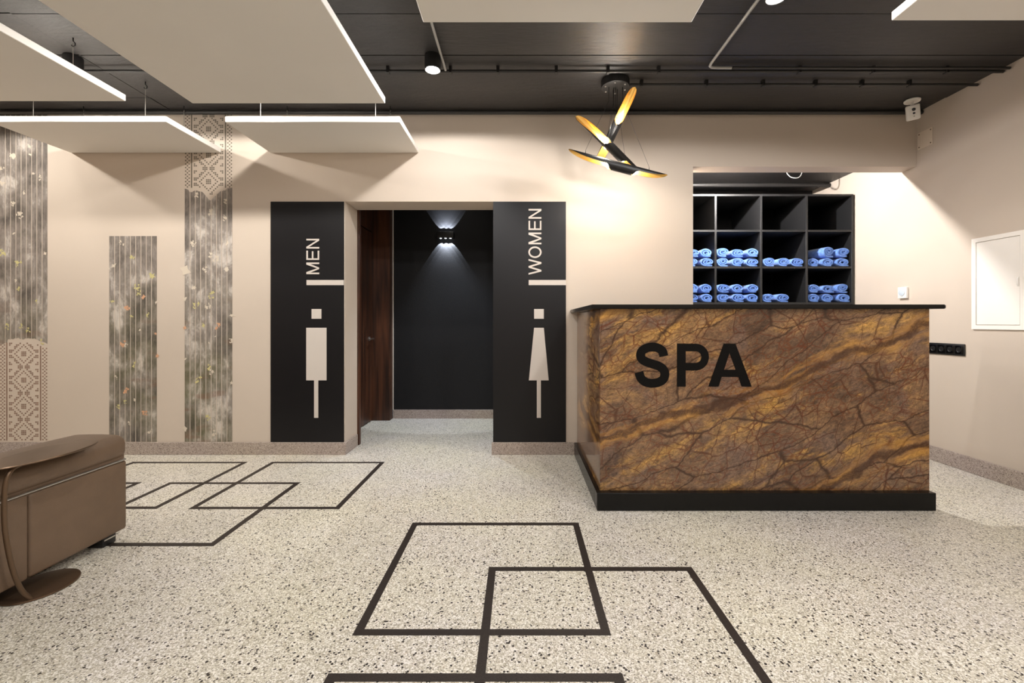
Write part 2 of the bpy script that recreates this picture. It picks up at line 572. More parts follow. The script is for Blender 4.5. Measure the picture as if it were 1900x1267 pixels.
# dark line squares set into the terrazzo: (x0, x1, y0, y1)
SQ = [(-0.590, 0.320, 1.600, 2.500), (-0.140, 0.770, 1.147, 2.047), (-0.600, 0.320, 0.525, 1.426),
      (-1.955, -1.066, 2.682, 3.589), (-2.408, -1.508, 2.238, 3.130), (-3.050, -2.145, 2.685, 3.589), (-3.505, -2.600, 2.238, 3.130)]
SQL = ['complete line square nearest the counter', 'line square cut by the bottom edge of the photo', 'line square almost below the photo',
       'line square in front of the men sign', 'larger overlapping line square beside the sofa foot', 'line square below the short mural band', 'line square half hidden by the sofa']
for i, ((x0, x1, y0, y1), lb) in enumerate(zip(SQ, SQL)):
    t, z = 0.032, 0.0012 + 0.0001 * i
    vs, fs = [], []
    for zz in (0.0, z):
        for (a, b_, c, d) in ((x0, y0, x1, y1), (x0 + t, y0 + t, x1 - t, y1 - t)):
            vs += [(a, b_, zz), (c, b_, zz), (c, d, zz), (a, d, zz)]
    for k in range(4):
        j = (k + 1) % 4
        fs.append((8 + k, 8 + j, 12 + j, 12 + k))
        fs.append((k, j, 8 + j, 8 + k))
        fs.append((4 + k, 12 + k, 12 + j, 4 + j))
    o = mesh_obj('inlay_square', vs, fs, 'inlay', floor)
    o['label'] = 'dark brown inlaid ' + lb

ceiling = struct(box('ceiling', -5.2, 3.5, -3.0, YW + 0.3, CEIL + 0.02, CEIL + 0.12, 'ceiling'), 'black painted board-marked ceiling')
yb = [-3.0, -2.4, -1.9, -1.3, -0.8, -0.2, 0.3, 0.9, 1.35, 1.85, 2.20, 2.567, 2.967, 3.53, YW + 0.01]
for i, (a, b_) in enumerate(zip(yb, yb[1:])):
    cuts = [-5.2, -2.87, 3.31]
    for x0, x1 in zip(cuts, cuts[1:]):
        dz = random.uniform(0, 0.006)
        box('board', x0 + 0.003, x1 - 0.003, a + 0.004, b_ - 0.004, CEIL + dz, CEIL + 0.025, 'ceiling', ceiling)

# back wall with a doorway opening and the wide opening behind the counter
XD0, XD1, ZD = -1.459, -0.2245, 2.106      # doorway
XA0, ZA = 1.441, 2.396                     # alcove opening reaches the right wall
wall_back = struct(boxes('wall_back', [
    (-5.2, XD0, YW, YW + 0.285, 0, CEIL + 0.02), (XD1, XA0, YW, YW + 0.285, 0, CEIL + 0.02),
    (XD0, XD1, YW, YW + 0.285, ZD, CEIL + 0.02), (XA0, XR, YW, YW + 0.146, ZA, CEIL + 0.02)], 'wall'),
    'cream painted back wall with doorway and service opening')
struct(box('wall_right', XR, XR + 0.15, -3.0, 5.4, 0, CEIL + 0.05, 'wall'), 'cream painted side wall beside the counter')
struct(box('wall_left', -5.2, -5.05, -3.0, YW, 0, CEIL + 0.02, 'wall'))
struct(box('wall_front', -5.05, XR, -3.0, -2.85, 0, CEIL + 0.02, 'wall'))
# skirting
struct(box('baseboard_left', -5.05, XD0 + 0.002, YW - 0.012, YW, 0, 0.103, 'skirting', bevel=0.002, seg=1), 'speckled skirting under the mural wall')
struct(box('baseboard_jamb', XD0, XD0 + 0.012, YW - 0.012, YW + 0.27, 0, 0.103, 'skirting', bevel=0.002, seg=1))
struct(box('baseboard_middle', XD1 - 0.012, 0.47, YW - 0.012, YW, 0, 0.103, 'skirting', bevel=0.002, seg=1), 'speckled skirting under the women sign')
struct(box('baseboard_right', XR - 0.012, XR, -2.85, 4.45, 0, 0.115, 'skirting', bevel=0.002, seg=1), 'speckled skirting along the side wall')
# corridor behind the doorway
YC = 5.222
struct(box('wall_corridor_back', -1.45, 0.95, YC, YC + 0.1, 0, 2.7, 'black_wall'), 'black corridor wall lit by a wall lamp')
struct(box('wall_corridor_right', 0.85, 0.95, YW + 0.285, YC, 0, 2.7, 'wall'))
struct(box('wall_corridor_left', -1.80, -1.69, YW + 0.285, YC + 0.1, 0, 2.7, 'black_wall'))
struct(box('ceiling_corridor', -1.80, 0.95, YW + 0.285, YC + 0.1, 2.62, 2.72, 'black_wall'))
struct(box('baseboard_corridor', -1.455, 0.85, YC - 0.012, YC, 0, 0.10, 'skirting', bevel=0.002, seg=1), 'speckled skirting below the black corridor wall')
struct(box('trim_1', -1.456, -1.449, YC - 0.014, YC, 0.1, 2.62, 'plate'), 'thin pale trim at the corridor corner')
struct(box('trim_2', XD0 - 0.06, XD0 + 0.018, YW + 0.286, YW + 0.33, 0, 2.62, 'wood', bevel=0.003, seg=1), 'dark wood trim behind the doorway edge')
# brown door in the corridor side wall
d = empty('door_1', (-1.69, 4.7, 0), 'dark walnut door on the side of the black corridor', None, None, 'structure')
box('door_leaf', -1.689, -1.655, 4.15, 5.085, 0.01, 2.10, 'wood', d, 0.003, 1)
box('door_jamb', -1.689, -1.458, 5.10, 5.215, 0.0, 2.61, 'wood', d, 0.003, 1)
box('overpanel', -1.689, -1.660, 4.15, 5.095, 2.115, 2.61, 'wood', d, 0.003, 1)
hd = tube('door_handle', [(-1.655, 5.00, 0.92), (-1.612, 5.00, 0.92), (-1.605, 4.99, 0.92), (-1.605, 4.88, 0.92)], 0.009, 'chrome', d, 10)
lathe('handle_rose', [(0.024, 0.0), (0.024, 0.006), (0.018, 0.008)], 'chrome', d, (-1.6545, 5.0, 0.92), 18, axis='X')
# room behind the counter
YB = 5.14
struct(box('wall_alcove_back', XA0 - 0.2, XR, YB, YB + 0.1, 0, 2.75, 'black_wall'))
struct(box('wall_alcove_left', XA0 - 0.12, XA0 - 0.004, YW + 0.286, YB, 0, 2.75, 'wall'))
struct(box('ceiling_alcove', XA0 - 0.12, XR, YW + 0.147, YB + 0.1, 2.585, 2.70, 'ceiling'), 'lower black ceiling behind the service opening')

# ================================================================== WALL MURAL BANDS
PXW = YW / F     # metres per photo pixel on the back wall


def w2(px, py):
    return ((px - CX) * PXW, H - (py - CY) * PXW)


def strip_mesh(name, x0, x1, z0f, z1f, parent):
    """one printed plank, edges slightly uneven; z0f / z1f give lower and upper ends across its width"""
    n = 4
    xs = [x0 + (x1 - x0) * k / n for k in range(n + 1)]
    y0, y1 = YW - 0.0016, YW - 0.0004
    vs, fs = [], []
    for x in xs:
        vs += [(x, y0, z0f(x)), (x, y0, z1f(x)), (x, y1, z0f(x)), (x, y1, z1f(x))]
    for k in range(n):
        a, b_ = 4 * k, 4 * k + 4
        fs += [(a, b_, b_ + 1, a + 1), (a + 1, b_ + 1, b_ + 3, a + 3), (a + 2, b_ + 2, b_, a)]
    e = 4 * n
    fs += [(0, 1, 3, 2), (e, e + 2, e + 3, e + 1)]
    return mesh_obj(name, vs, fs, 'mural', parent)


def stitches(parent, x0, cell, z_top, z_bot, z_centre, keep, mat):
    """cross-stitch ornament: little printed squares on a 27-column grid repeating every 15 rows"""
    vs, fs = [], []

    def sq(cx, cz, s=0.37, sz=None):
        sz = sz or s
        b0 = len(vs)
        for yy in (YW - 0.0014, YW - 0.0004):
            vs.extend([(cx - s * cell, yy, cz - sz * cell), (cx + s * cell, yy, cz - sz * cell), (cx + s * cell, yy, cz + sz * cell), (cx - s * cell, yy, cz + sz * cell)])
        fs.extend([(b0, b0 + 1, b0 + 2, b0 + 3), (b0, b0 + 4, b0 + 5, b0 + 1), (b0 + 1, b0 + 5, b0 + 6, b0 + 2), (b0 + 2, b0 + 6, b0 + 7, b0 + 3), (b0 + 3, b0 + 7, b0 + 4, b0)])

    r0 = int((z_bot - z_centre) / cell) - 1
    r1 = int((z_top - z_centre) / cell) + 1
    for r in range(r0, r1 + 1):
        z = z_centre + r * cell
        if z < z_bot + cell * 0.5 or z > z_top - cell * 0.5:
            continue
        q = (r + 7) % 15 - 7           # -7..7 inside a motif
        a = abs(q)
        for c in range(27):
            k = abs(c - 13)
            x = x0 + (c + 0.5) * cell
            if not keep(x, z):
                continue
            on = False
            if k >= 11:
                on = (c + r) % 2 == 0
            elif k == 10:
                sq(x - math.copysign(0.35 * cell, c - 13), z, 0.34, 0.52)
                continue
            elif k <= 1 and a <= 1:
                on = True
            elif k + a == 5:
                on = True
            elif k <= 5 and a <= 5 and k + a >= 8 and k + a != 10:
                on = True
            elif a == 7 and 1 <= k <= 3:
                on = True
            elif a == 6 and k == 2:
                on = True
            elif 7 <= k <= 8 and 1 <= a <= 2 or (k, a) == (6, 2):
                on = True
            elif k == 9 and a == 7:
                on = False
            elif (k, a) in ((8, 6), (7, 6), (8, 5)):
                on = True
            if on:
                sq(x, z)
    return mesh_obj('embroidery_print', vs, fs, mat, parent)


def leaf_shape(cx, cz, s, rnd):
    n = rnd.randint(7, 11)
    a0 = rnd.uniform(0, 2 * PI)
    el = rnd.uniform(0.45, 1.0)
    pts = []
    for k in range(n):
        a = 2 * PI * k / n
        r = s * (rnd.uniform(0.75, 1.1) if k % 2 == 0 else rnd.uniform(0.35, 0.65))
        u, v = r * math.cos(a), r * math.sin(a) * el
        pts.append((cx + u * math.cos(a0) - v * math.sin(a0), cz + u * math.sin(a0) + v * math.cos(a0)))
    return pts


def leaves(parent, spots, mat, rnd):
    bm = bmesh.new()
    for (px, py, s, cnt) in spots:
        for c in range(cnt + (3 if cnt > 1 else 0)):
            x, z = w2(px + rnd.uniform(-1, 1) * s * 0.9 * (cnt > 1), py + rnd.uniform(-1, 1) * s * 1.1 * (cnt > 1))
            p = leaf_shape(x, z, s * PXW * ((1.0 if c == 0 else rnd.uniform(0.4, 0.75)) if cnt > 1 else 1.4), rnd)
            ctr = bm.verts.new((x, YW - 0.0026, z))
            ring = [bm.verts.new((u, YW - 0.0022, v)) for u, v in p]
            for k in range(len(ring)):
                bm.faces.new((ctr, ring[k], ring[(k + 1) % len(ring)]))
    o = bm_obj('leaf_print', bm, mat, parent)
    o['kind'] = 'stuff'
    return o


def rough(z, amp, seed):
    return lambda x: z(x) + amp * math.sin(x * 911 + seed) * math.sin(x * 377 + seed * 3)


def band(px0, px1, label, top, bot, flat_top=False):
    """nine printed planks between px0 and px1; top(px) / bot(px) give the ends in photo rows"""
    x0, _ = w2(px0, 0)
    x1, _ = w2(px1, 0)
    b = empty('mural_band', ((x0 + x1) / 2, YW, 0.103), label, 'mural', 'printed mural bands on the cream wall')
    n = 9
    wd = (x1 - x0) / n
    for i in range(n):
        xa = x0 + i * wd + (0.0034 if i else 0)
        xb = x0 + (i + 1) * wd - (0.0034 if i < n - 1 else 0)
        inv = lambda x: CX + x / PXW
        zt = lambda x: w2(0, top(inv(x)))[1]
        zb = lambda x: w2(0, bot(inv(x)))[1]
        strip_mesh('plank', xa, xb, zb if bot(0) > 800 else rough(zb, 0.008, i), zt if flat_top else rough(zt, 0.008, i + 5), b)
    return b


rnd = random.Random(3)
ZB_ = 0.106
# tall band at the photo's left edge: planks above, embroidery below
b1 = band(0.3, 88, 'tall grey plank mural band with brown embroidery at its foot, behind the sofa',
          lambda p: 210, lambda p: 628 + (6 if p < 14 else 0) + max(0, p - 66) * 0.42 + max(0, 22 - p) * 0.2)
cell1 = (w2(88, 0)[0] - w2(0.3, 0)[0]) / 27
stitches(b1, w2(0.3, 0)[0], cell1, w2(0, 633)[1], ZB_, w2(0, 705)[1],
         lambda x, z: z < w2(0, 634 + max(0, (CX + x / PXW) - 60) * 0.45 + max(0, 30 - (CX + x / PXW)) * 0.12)[1], 'stitch_brown')
leaves(b1, [(26, 288, 7, 3), (55, 272, 4, 1), (4, 312, 5, 2), (3, 340, 5, 2), (57, 287, 3, 1), (75, 330, 4, 2), (24, 378, 4, 2), (38, 400, 5, 3), (45, 357, 3, 2),
            (26, 433, 3, 1), (62, 322, 3, 1), (34, 395, 4, 2), (84, 470, 3, 1), (30, 520, 3, 1)], 'leaf_cream', rnd)
leaves(b1, [(4, 468, 6, 2), (35, 490, 5, 3), (34, 535, 4, 2), (70, 560, 3, 2), (12, 606, 5, 3), (40, 604, 4, 3), (52, 612, 4, 2), (78, 634, 4, 2)], 'leaf_yellow', rnd)
# short band
b2 = band(203, 291, 'short grey-green plank mural band standing between the two tall bands', lambda p: 438, lambda p: 819.3, True)
leaves(b2, [(211, 493, 5, 1), (226, 451, 4, 2), (202.5, 498, 2.5, 1), (290, 561, 3, 1), (260, 612, 2, 1), (234, 640, 4, 2), (216, 700, 3, 2), (250, 742, 3, 1), (240, 786, 3, 2), (280, 800, 4, 2), (203, 820, 3, 1)], 'leaf_cream', rnd)
leaves(b2, [(247, 475, 5, 2), (283, 512, 5, 1), (255, 532, 5, 2), (258, 543, 4, 2), (273, 585, 4, 2), (208, 560, 4, 2), (244, 588, 3, 2), (250, 675, 4, 2), (220, 754, 4, 2), (232, 745, 3, 2)], 'leaf_yellow', rnd)
leaves(b2, [(267, 550, 4, 1), (237, 573, 5, 2), (229, 638, 5, 3), (235, 725, 5, 3), (270, 764, 5, 3), (289, 619, 2.5, 1), (292, 660, 3, 1)], 'leaf_orange', rnd)
# tall band beside the men sign: embroidery above, planks below
b3 = band(343, 431, 'tall dark grey plank mural band topped by embroidery, beside the men sign',
          lambda p: 351 + max(0, 16 - abs(p - 391)) * 1.15 + (4 if 352 < p < 420 else 0) - max(0, p - 408) * 0.1, lambda p: 819.3)
cell3 = (w2(431, 0)[0] - w2(343, 0)[0]) / 27
stitches(b3, w2(343, 0)[0], cell3, w2(0, 210)[1], w2(0, 368)[1], w2(0, 337)[1],
         lambda x, z: z > w2(0, 347 + max(0, 14 - abs((CX + x / PXW) - 391)) * 1.2)[1], 'stitch_grey')
leaves(b3, [(389, 393, 5, 2), (366, 362, 4, 2), (420, 374, 4, 3), (416, 405, 5, 3), (361, 452, 5, 3), (422, 451, 4, 1), (391, 473, 4, 3), (400, 480, 5, 4), (380, 500, 4, 3), (421, 503, 6, 2),
            (360, 534, 4, 1), (344, 501, 9, 1), (343, 555, 5, 1), (431, 585, 5, 1), (386, 567, 5, 3), (400, 624, 2, 1), (388, 636, 2, 1), (428, 632, 4, 2), (344, 666, 3, 1), (392, 690, 4, 2), (430, 710, 3, 1), (343, 795, 5, 1), (398, 802, 4, 2)], 'leaf_cream', rnd)
leaves(b3, [(392, 548, 5, 3), (364, 568, 5, 2), (378, 604, 4, 1), (390, 681, 4, 2), (366, 705, 4, 2), (388, 776, 5, 2), (372, 700, 3, 1)], 'leaf_yellow', rnd)
leaves(b3, [(405, 606, 5, 3), (343, 608, 3, 1)], 'leaf_orange', rnd)

# ================================================================== SIGNS
YS = YW - 0.006
PXS = YS / F


def s3(px, py):
    return ((px - CX) * PXS, YS, H - (py - CY) * PXS)


def rectq(x0, x1, y0, y1):
    return [(x0, y0), (x1, y0), (x1, y1), (x0, y1)]


def letter_quads(ch):
    """regular sans capitals in em units, cap height .716: (quads, advance)"""
    s, h = 0.092, 0.716
    if ch == 'M':
        a, b_ = 0.074, 0.759
        m = (a + b_) / 2
        return [rectq(a, a + s, 0, h), rectq(b_ - s, b_, 0, h), [(a, h), (a + s * 1.35, h), (m + s * .45, 0), (m - s * .45, 0)], [(b_, h), (b_ - s * 1.35, h), (m - s * .45, 0), (m + s * .45, 0)]], 0.833
    if ch == 'E':
        a, b_ = 0.079, 0.62
        return [rectq(a, a + s, 0, h), rectq(a, b_, 0, s * .92), rectq(a, b_, h - s * .92, h), rectq(a, b_ - 0.035, h / 2 - s * .35, h / 2 + s * .55)], 0.667
    if ch == 'N':
        a, b_ = 0.076, 0.646
        return [rectq(a, a + s, 0, h), rectq(b_ - s, b_, 0, h), [(a, h), (a + s * 1.1, h), (b_, 0), (b_ - s * 1.1, 0)]], 0.722
    if ch == 'W':
        x = [0.06, 0.247, 0.472, 0.697, 0.884]
        q = []
        for i in range(4):
            za, zb = (h, 0) if i % 2 == 0 else (0, h)
            q.append([(x[i] - s * .52, za), (x[i] + s * .52, za), (x[i + 1] + s * .52, zb), (x[i + 1] - s * .52, zb)])
        return q, 0.944
    if ch == 'O':
        n = 40
        pts = [(0.389 + 0.292 * math.cos(2 * PI * k / n), h / 2 + (h / 2 - 0.034) * math.sin(2 * PI * k / n)) for k in range(n)]
        return ribbon2(pts, s, True), 0.778


def sign(px0, px1, word, tx_base, ty_start, label, icon):
    a = s3(px0, 820)
    b = s3(px1, 374)
    root = empty('restroom_sign', ((a[0] + b[0]) / 2, YW, 0.105), label, 'sign', 'restroom signs beside the doorway')
    box('sign_panel', a[0], b[0], YS, YW - 0.0005, a[2], b[2], 'sign', root)
    em = 31.6
    u = 0.0
    for ch in word:
        qs, adv = letter_quads(ch)
        # rotated a quarter turn: text runs upwards, letter tops point to the photo's left
        flat_obj('letter', qs, lambda p, q, u=u: Vector(s3(tx_base - q * em * 1.05, ty_start - (u + p) * em)), 0.003, 'sign_letter', root)
        u += adv
    for nm, q in icon:
        flat_obj(nm, [q], lambda p, q_: Vector(s3(p, q_)), 0.003, 'sign_letter', root)
    return root


sign(502, 638, 'MEN', 592.5, 511, 'black panel lettered MEN with square figure, beside the mural', [
    ('divider_bar', rectq(569, 638, 519.5, 529)), ('figure_head', rectq(578.3, 596.5, 573.3, 591.3)),
    ('figure_body', rectq(568.4, 606, 608, 705.5)), ('figure_leg', rectq(583, 590.6, 705.5, 775))])
sign(915, 1050, 'WOMEN', 1004.5, 510, 'black panel lettered WOMEN with triangular dress figure, beside the counter', [
    ('divider_bar', rectq(981, 1050, 519.5, 529)), ('figure_head', rectq(991, 1009, 573.3, 591.3)),
    ('figure_dress', [(991, 608), (1009, 608), (1018, 705.5), (981.3, 705.5)]), ('figure_leg', rectq(996, 1003.6, 705.5, 775))])

# ================================================================== CORRIDOR WALL LAMP
lp = W(828, 437.5, YC)
wl = empty('wall_lamp', (lp.x, YC, lp.z - 0.04), 'small black up-and-down lamp with six light beams on the corridor wall', 'wall lamp')
box('lamp_body', lp.x - 0.094, lp.x + 0.094, YC - 0.075, YC - 0.0005, lp.z - 0.036, lp.z + 0.036, 'black_metal', wl, 0.004, 2)
for s in (-1, 1):
    for k in (-1, 0, 1):
        c = (lp.x + k * 0.055, YC - 0.048, lp.z + s * 0.036)
        lathe('led_lens', [(0.010, 0.0), (0.009, 0.002 * s), (0.004, 0.004 * s)], 'led', wl, c, 14)
        ld = bpy.data.lights.new('led_beam', 'SPOT')
        ld.energy = 10.0
        ld.color = (0.80, 0.88, 1.0)
        ld.spot_size = math.radians(72)
        ld.spot_blend = 0.03
        ld.shadow_soft_size = 0.0005
        lo = bpy.data.objects.new('led_beam', ld)
        lo.location = (c[0], c[1], c[2] + s * 0.012)
        lo.rotation_euler = (math.radians(17) if s < 0 else PI - math.radians(17), 0, 0)
        COL.objects.link(lo)
        lo.parent = wl
        lo.matrix_parent_inverse = Matrix.Translation(wl.location).inverted()


# ================================================================== CEILING PANELS
ZP, TP = 2.51, 0.041


def ceiling_panel(x0, x1, y0, y1, label, ins=0.22):
    k_ = 1.41 / 1.36
    x0, x1, y0, y1 = x0 * k_, x1 * k_, y0 * k_, min(y1 * k_, YW - 0.004)
    r = empty('ceiling_panel', ((x0 + x1) / 2, (y0 + y1) / 2, ZP), label, 'ceiling panel', 'white suspended ceiling panels')
    box('panel_board', x0, x1, y0, y1, ZP, ZP + TP, 'panel', r, 0.003, 1)
    for x in (x0 + ins, x1 - ins):
        for y in (y0 + 0.09, y1 - 0.12):
            w = tube('suspension_wire', [(x, y, ZP + TP), (x, y, CEIL - 0.03)], 0.0022, 'steel_wire', r, 6)
            hk = [(x, y, CEIL + 0.004), (x, y, CEIL - 0.018), (x + 0.012, y, CEIL - 0.03), (x + 0.013, y, CEIL - 0.044), (x, y, CEIL - 0.052), (x - 0.010, y, CEIL - 0.043)]
            tube('ceiling_hook', hk, 0.0035, 'black_metal', w, 6)
    return r


ceiling_panel(-3.605, -2.400, 3.088, 3.655, 'white suspended panel in front of the short mural band')
ceiling_panel(-2.004, -0.816, 3.092, 3.670, 'white suspended panel above the men sign', 0.2)
ceiling_panel(-3.640, -2.425, 1.600, 2.803, 'white suspended panel at the photo\'s upper left edge above the sofa')
ceiling_panel(-2.036, -0.838, 1.630, 2.831, 'largest-looking white suspended panel in the ceiling\'s left half')
ceiling_panel(-0.440, 0.778, 0.860, 2.067, 'white suspended panel at the top centre before the pendant lamp')
ceiling_panel(1.674, 2.890, 0.850, 2.054, 'white suspended panel in the top corner beside the side wall')

# ================================================================== CEILING LAMPS, CONDUITS
for (x, y, e, col, lb) in DOWNLIGHTS:
    zl = CEIL - 0.095
    r = empty('downlight', (x, y, zl), lb, 'ceiling lamp', 'round ceiling downlights')
    lathe('lamp_housing', [(0.040, 0.097), (0.050, 0.096), (0.052, 0.090), (0.052, 0.004), (0.048, 0.0), (0.044, 0.008)], 'black_metal', r, (x, y, zl), 26)
    lathe('lamp_lens', [(0.040, 0.010), (0.038, -0.002), (0.020, -0.006)], 'lamp', r, (x, y, zl), 22)
    ld = bpy.data.lights.new('downlight_beam', 'SPOT')
    ld.energy = e
    ld.color = col
    ld.spot_size = math.radians(176)
    ld.spot_blend = 0.12
    ld.shadow_soft_size = 0.03 if y > 2 else 0.04
    lo = bpy.data.objects.new('downlight_beam', ld)
    lo.location = (x, y, zl - 0.012)
    COL.objects.link(lo)
    lo.parent = r
    lo.matrix_parent_inverse = Matrix.Translation(r.location).inverted()


def conduit(label, pts, r, mat, clips=(), rr=None):
    c = tube('conduit', pts, r, mat, None, 10)
    tag(c, label, 'conduit', 'conduits on the black ceiling')
    for (x, y, z) in clips:
        box('clip', x - 0.010, x + 0.010, y - r - 0.005, y + r + 0.005, z - r - 0.004, CEIL + 0.004, 'black_metal', c, 0.002, 1)
    return c


zc = CEIL - 0.030
cl = [W(p, 122, 3.10).x for p in (720, 836, 924, 1032, 1128, 1222)] + [-1.9, -2.5, 1.9, 2.4, 2.9]
conduit('long black conduit on clips crossing the ceiling over the doorway', [(-4.9, 3.10, zc), (3.29, 3.10, zc)], 0.011, 'conduit', [(x, 3.10, zc) for x in cl])
cl = [W(p, 150, 3.28).x for p in (1190, 1310, 1415, 1512, 1598, 1686)]
conduit('black clipped conduit running from the pendant lamp to the side wall', [(0.79, 3.275, zc), (3.29, 3.275, zc)], 0.010, 'conduit', [(x, 3.275, zc) for x in cl])
conduit('pale conduit running back to the downlight above the doorway', [(-0.505, -1.0, zc), (-0.505, 3.085, zc)], 0.008, 'grey_conduit')
conduit('pale bent conduit above the stone counter', [(1.26, 2.37, zc), (1.26, 3.00, zc), (1.265, 3.035, zc), (1.285, 3.052, zc), (1.33, 3.056, zc), (1.42, 3.058, zc)], 0.009, 'grey_conduit')
conduit('black conduit continuing from the pale bend to the side wall', [(1.425, 3.058, zc), (3.29, 3.058, zc)], 0.009, 'conduit')
conduit('thick black pipe along the top of the back wall', [(-5.04, 3.73, CEIL - 0.018), (3.29, 3.73, CEIL - 0.018)], 0.018, 'conduit')

# ================================================================== PENDANT LAMP
PX, PY = 0.683, 3.27
pend = empty('pendant_lamp', (PX, PY, 2.1), 'pendant lamp of three crossed black tubes with glowing gold linings', 'pendant lamp')
lathe('canopy', [(0.085, 0.0), (0.098, 0.003), (0.100, 0.010), (0.100, 0.050), (0.092, 0.056)], 'black_metal', pend, (PX, PY, CEIL - 0.056), 36)
for k in range(6):
    a = 2 * PI * (k + 0.3) / 6
    lathe('canopy_screw', [(0.006, 0.0), (0.007, 0.004), (0.004, 0.005)], 'chrome', pend, (PX + 0.078 * math.cos(a), PY + 0.078 * math.sin(a), CEIL - 0.060), 10)


def scoop(u, mouth, tipdrop):
    """half opening angle of the shell left at distance u along the tube (0 middle, 1 tip)"""
    if u < mouth:
        return PI
    t = (u - mouth) / (1 - mouth)
    if t < 0.12:
        k = t / 0.12
        return PI * (1 - k) + 0.56 * PI * k * 1.0 if k < 1 else 0.56 * PI
    k = (t - 0.12) / 0.88
    return 0.56 * PI * math.sqrt(max(0.0, 1 - k ** 2.2)) + 0.02


def tube_shade(A, B, openA, openB, r, mouthA, mouthB, label, power):
    """open-ended tube A-B, both ends cut to long pointed half shells that open towards openA / openB"""
    A, B = Vector(A), Vector(B)
    ax = (B - A).normalized()
    L = (B - A).length
    mid = (A + B) / 2
    sh = None
    for nm, rad, mat in (('shade_tube', r, 'black_metal'), ('gold_lining', r - 0.0025, 'gold')):
        bm = bmesh.new()
        nu, nphi = 60, 24
        for end, od, mouth in ((-1, openA, mouthA), (1, openB, mouthB)):
            od = Vector(od)
            od = (od - ax * od.dot(ax)).normalized()
            e1, e2 = -od, ax.cross(-od).normalized()
            rows = []
            for i in range(nu // 2 + 1):
                u = i / (nu // 2)
                al = scoop(u, mouth, 0)
                c = mid + ax * end * u * L / 2
                rows.append([bm.verts.new(c + (e1 * math.cos(p) + e2 * math.sin(p)) * rad) for p in [al * (2 * j / nphi - 1) for j in range(nphi + 1)]])
            for R0, R1 in zip(rows, rows[1:]):
                for j in range(nphi):
                    bm.faces.new((R0[j], R0[j + 1], R1[j + 1], R1[j]))
        o = bm_obj(nm, bm, mat, pend if sh is None else sh, True)
        if sh is None:
            sh = o
            o['label'] = label
    for end, od, mouth in ((-1, openA, mouthA), (1, openB, mouthB)):
        od = Vector(od)
        od = (od - ax * od.dot(ax)).normalized()
        c = mid + ax * end * (mouth + 0.05) * L / 2 + od * 0.002
        bmb = bmesh.new()
        bmesh.ops.create_uvsphere(bmb, u_segments=14, v_segments=9, radius=0.016, matrix=Matrix.Translation(c))
        bm_obj('bulb', bmb, 'bulb', sh, True)
        ld = bpy.data.lights.new('bulb_light', 'POINT')
        ld.energy = power
        ld.color = (1.0, 0.94, 0.86)
        ld.shadow_soft_size = 0.018
        lo = bpy.data.objects.new('bulb_light', ld)
        lo.location = c + od * 0.022
        COL.objects.link(lo)
        lo.parent = pend
        lo.matrix_parent_inverse = Matrix.Translation(pend.location).inverted()
    return sh


T1a, T1b = W(1053, 285, 3.20), W(1237, 333, 3.24)
T2a, T2b = W(1074, 213, 3.08), W(1180, 320, 3.46)
T3a, T3b = W(1177, 163, 3.10), W(1111, 300, 3.50)
tube_shade(T1a, T1b, (-0.1, -0.02, -1), (-0.1, -0.1, -1), 0.034, 0.12, 0.30, 'lowest, nearly level tube', 7.5)
tube_shade(T2a, T2b, (0.2, -1, 0.2), (-0.6, -0.2, -0.7), 0.033, 0.06, 0.45, 'middle tube rising to a rounded golden tip', 4.0)
tube_shade(T3a, T3b, (-0.2, -1, -0.2), (0.2, -1, 0), 0.033, 0.10, 0.5, 'uppermost steep tube with a golden tip', 4.0)
for P, Q, f in ((T1a, T1b, 0.18), (T1a, T1b, 0.82), (T2a, T2b, 0.5), (T2a, T2b, 0.78), (T3a, T3b, 0.45), (T3a, T3b, 0.75)):
    p = P.lerp(Q, f)
    p.z += 0.032
    d0 = Vector((PX, PY, 0)) - Vector((p.x, p.y, 0))
    top = Vector((PX - d0.x * 0.22, PY - d0.y * 0.22, CEIL - 0.055))
    c = tube('cable', [p, p + Vector((0, 0, 0.025)), top - Vector((0, 0, 0.10)), top], [0.0035, 0.0012, 0.0012, 0.003], 'black_metal', pend, 6)

# ================================================================== RECEPTION COUNTER
XC0, XC1, YF = 0.473, 2.428, 2.700
cnt = empty('reception_counter', ((XC0 + XC1) / 2, 2.95, 0), 'reception counter clad in brown veined marble, lettered SPA', 'counter')
box('front_slab', XC0, XC1, YF, YF + 0.03, 0.10, 1.18, 'marble', cnt, 0.002, 1)
box('side_slab', XC0, XC0 + 0.03, YF + 0.0305, YW - 0.014, 0.10, 1.18, 'marble', cnt, 0.002, 1)
bm = bmesh.new()
add_box(bm, XC0 - 0.024, XC1, YF - 0.045, YF + 0.05, 0, 0.104, 0.003, 1)
add_box(bm, XC0 - 0.024, XC0 + 0.06, YF + 0.05, YW - 0.014, 0, 0.104, 0.003, 1)
bm_obj('plinth', bm, 'granite', cnt)
bm = bmesh.new()
oy, z0, z1 = YF - 0.045, 1.1795, 1.2045
outl = [(0.417, oy), (2.480, oy), (2.493, oy + 0.010), (2.495, oy + 0.025), (2.495, oy + 0.55), (1.02, oy + 0.55), (1.02, YW - 0.003), (0.417, YW - 0.003)]
bv = [bm.verts.new((x, y, z0)) for x, y in outl]
tv = [bm.verts.new((x, y, z1)) for x, y in outl]
bm.faces.new(bv[::-1])
bm.faces.new(tv)
for k in range(len(outl)):
    bm.faces.new((bv[k], bv[(k + 1) % len(outl)], tv[(k + 1) % len(outl)], tv[k]))
es = [e for e in bm.edges if abs(e.verts[0].co.z - e.verts[1].co.z) < 1e-6]
bmesh.ops.bevel(bm, geom=es, offset=0.004, segments=2, affect='EDGES')
bm_obj('countertop', bm, 'granite', cnt)
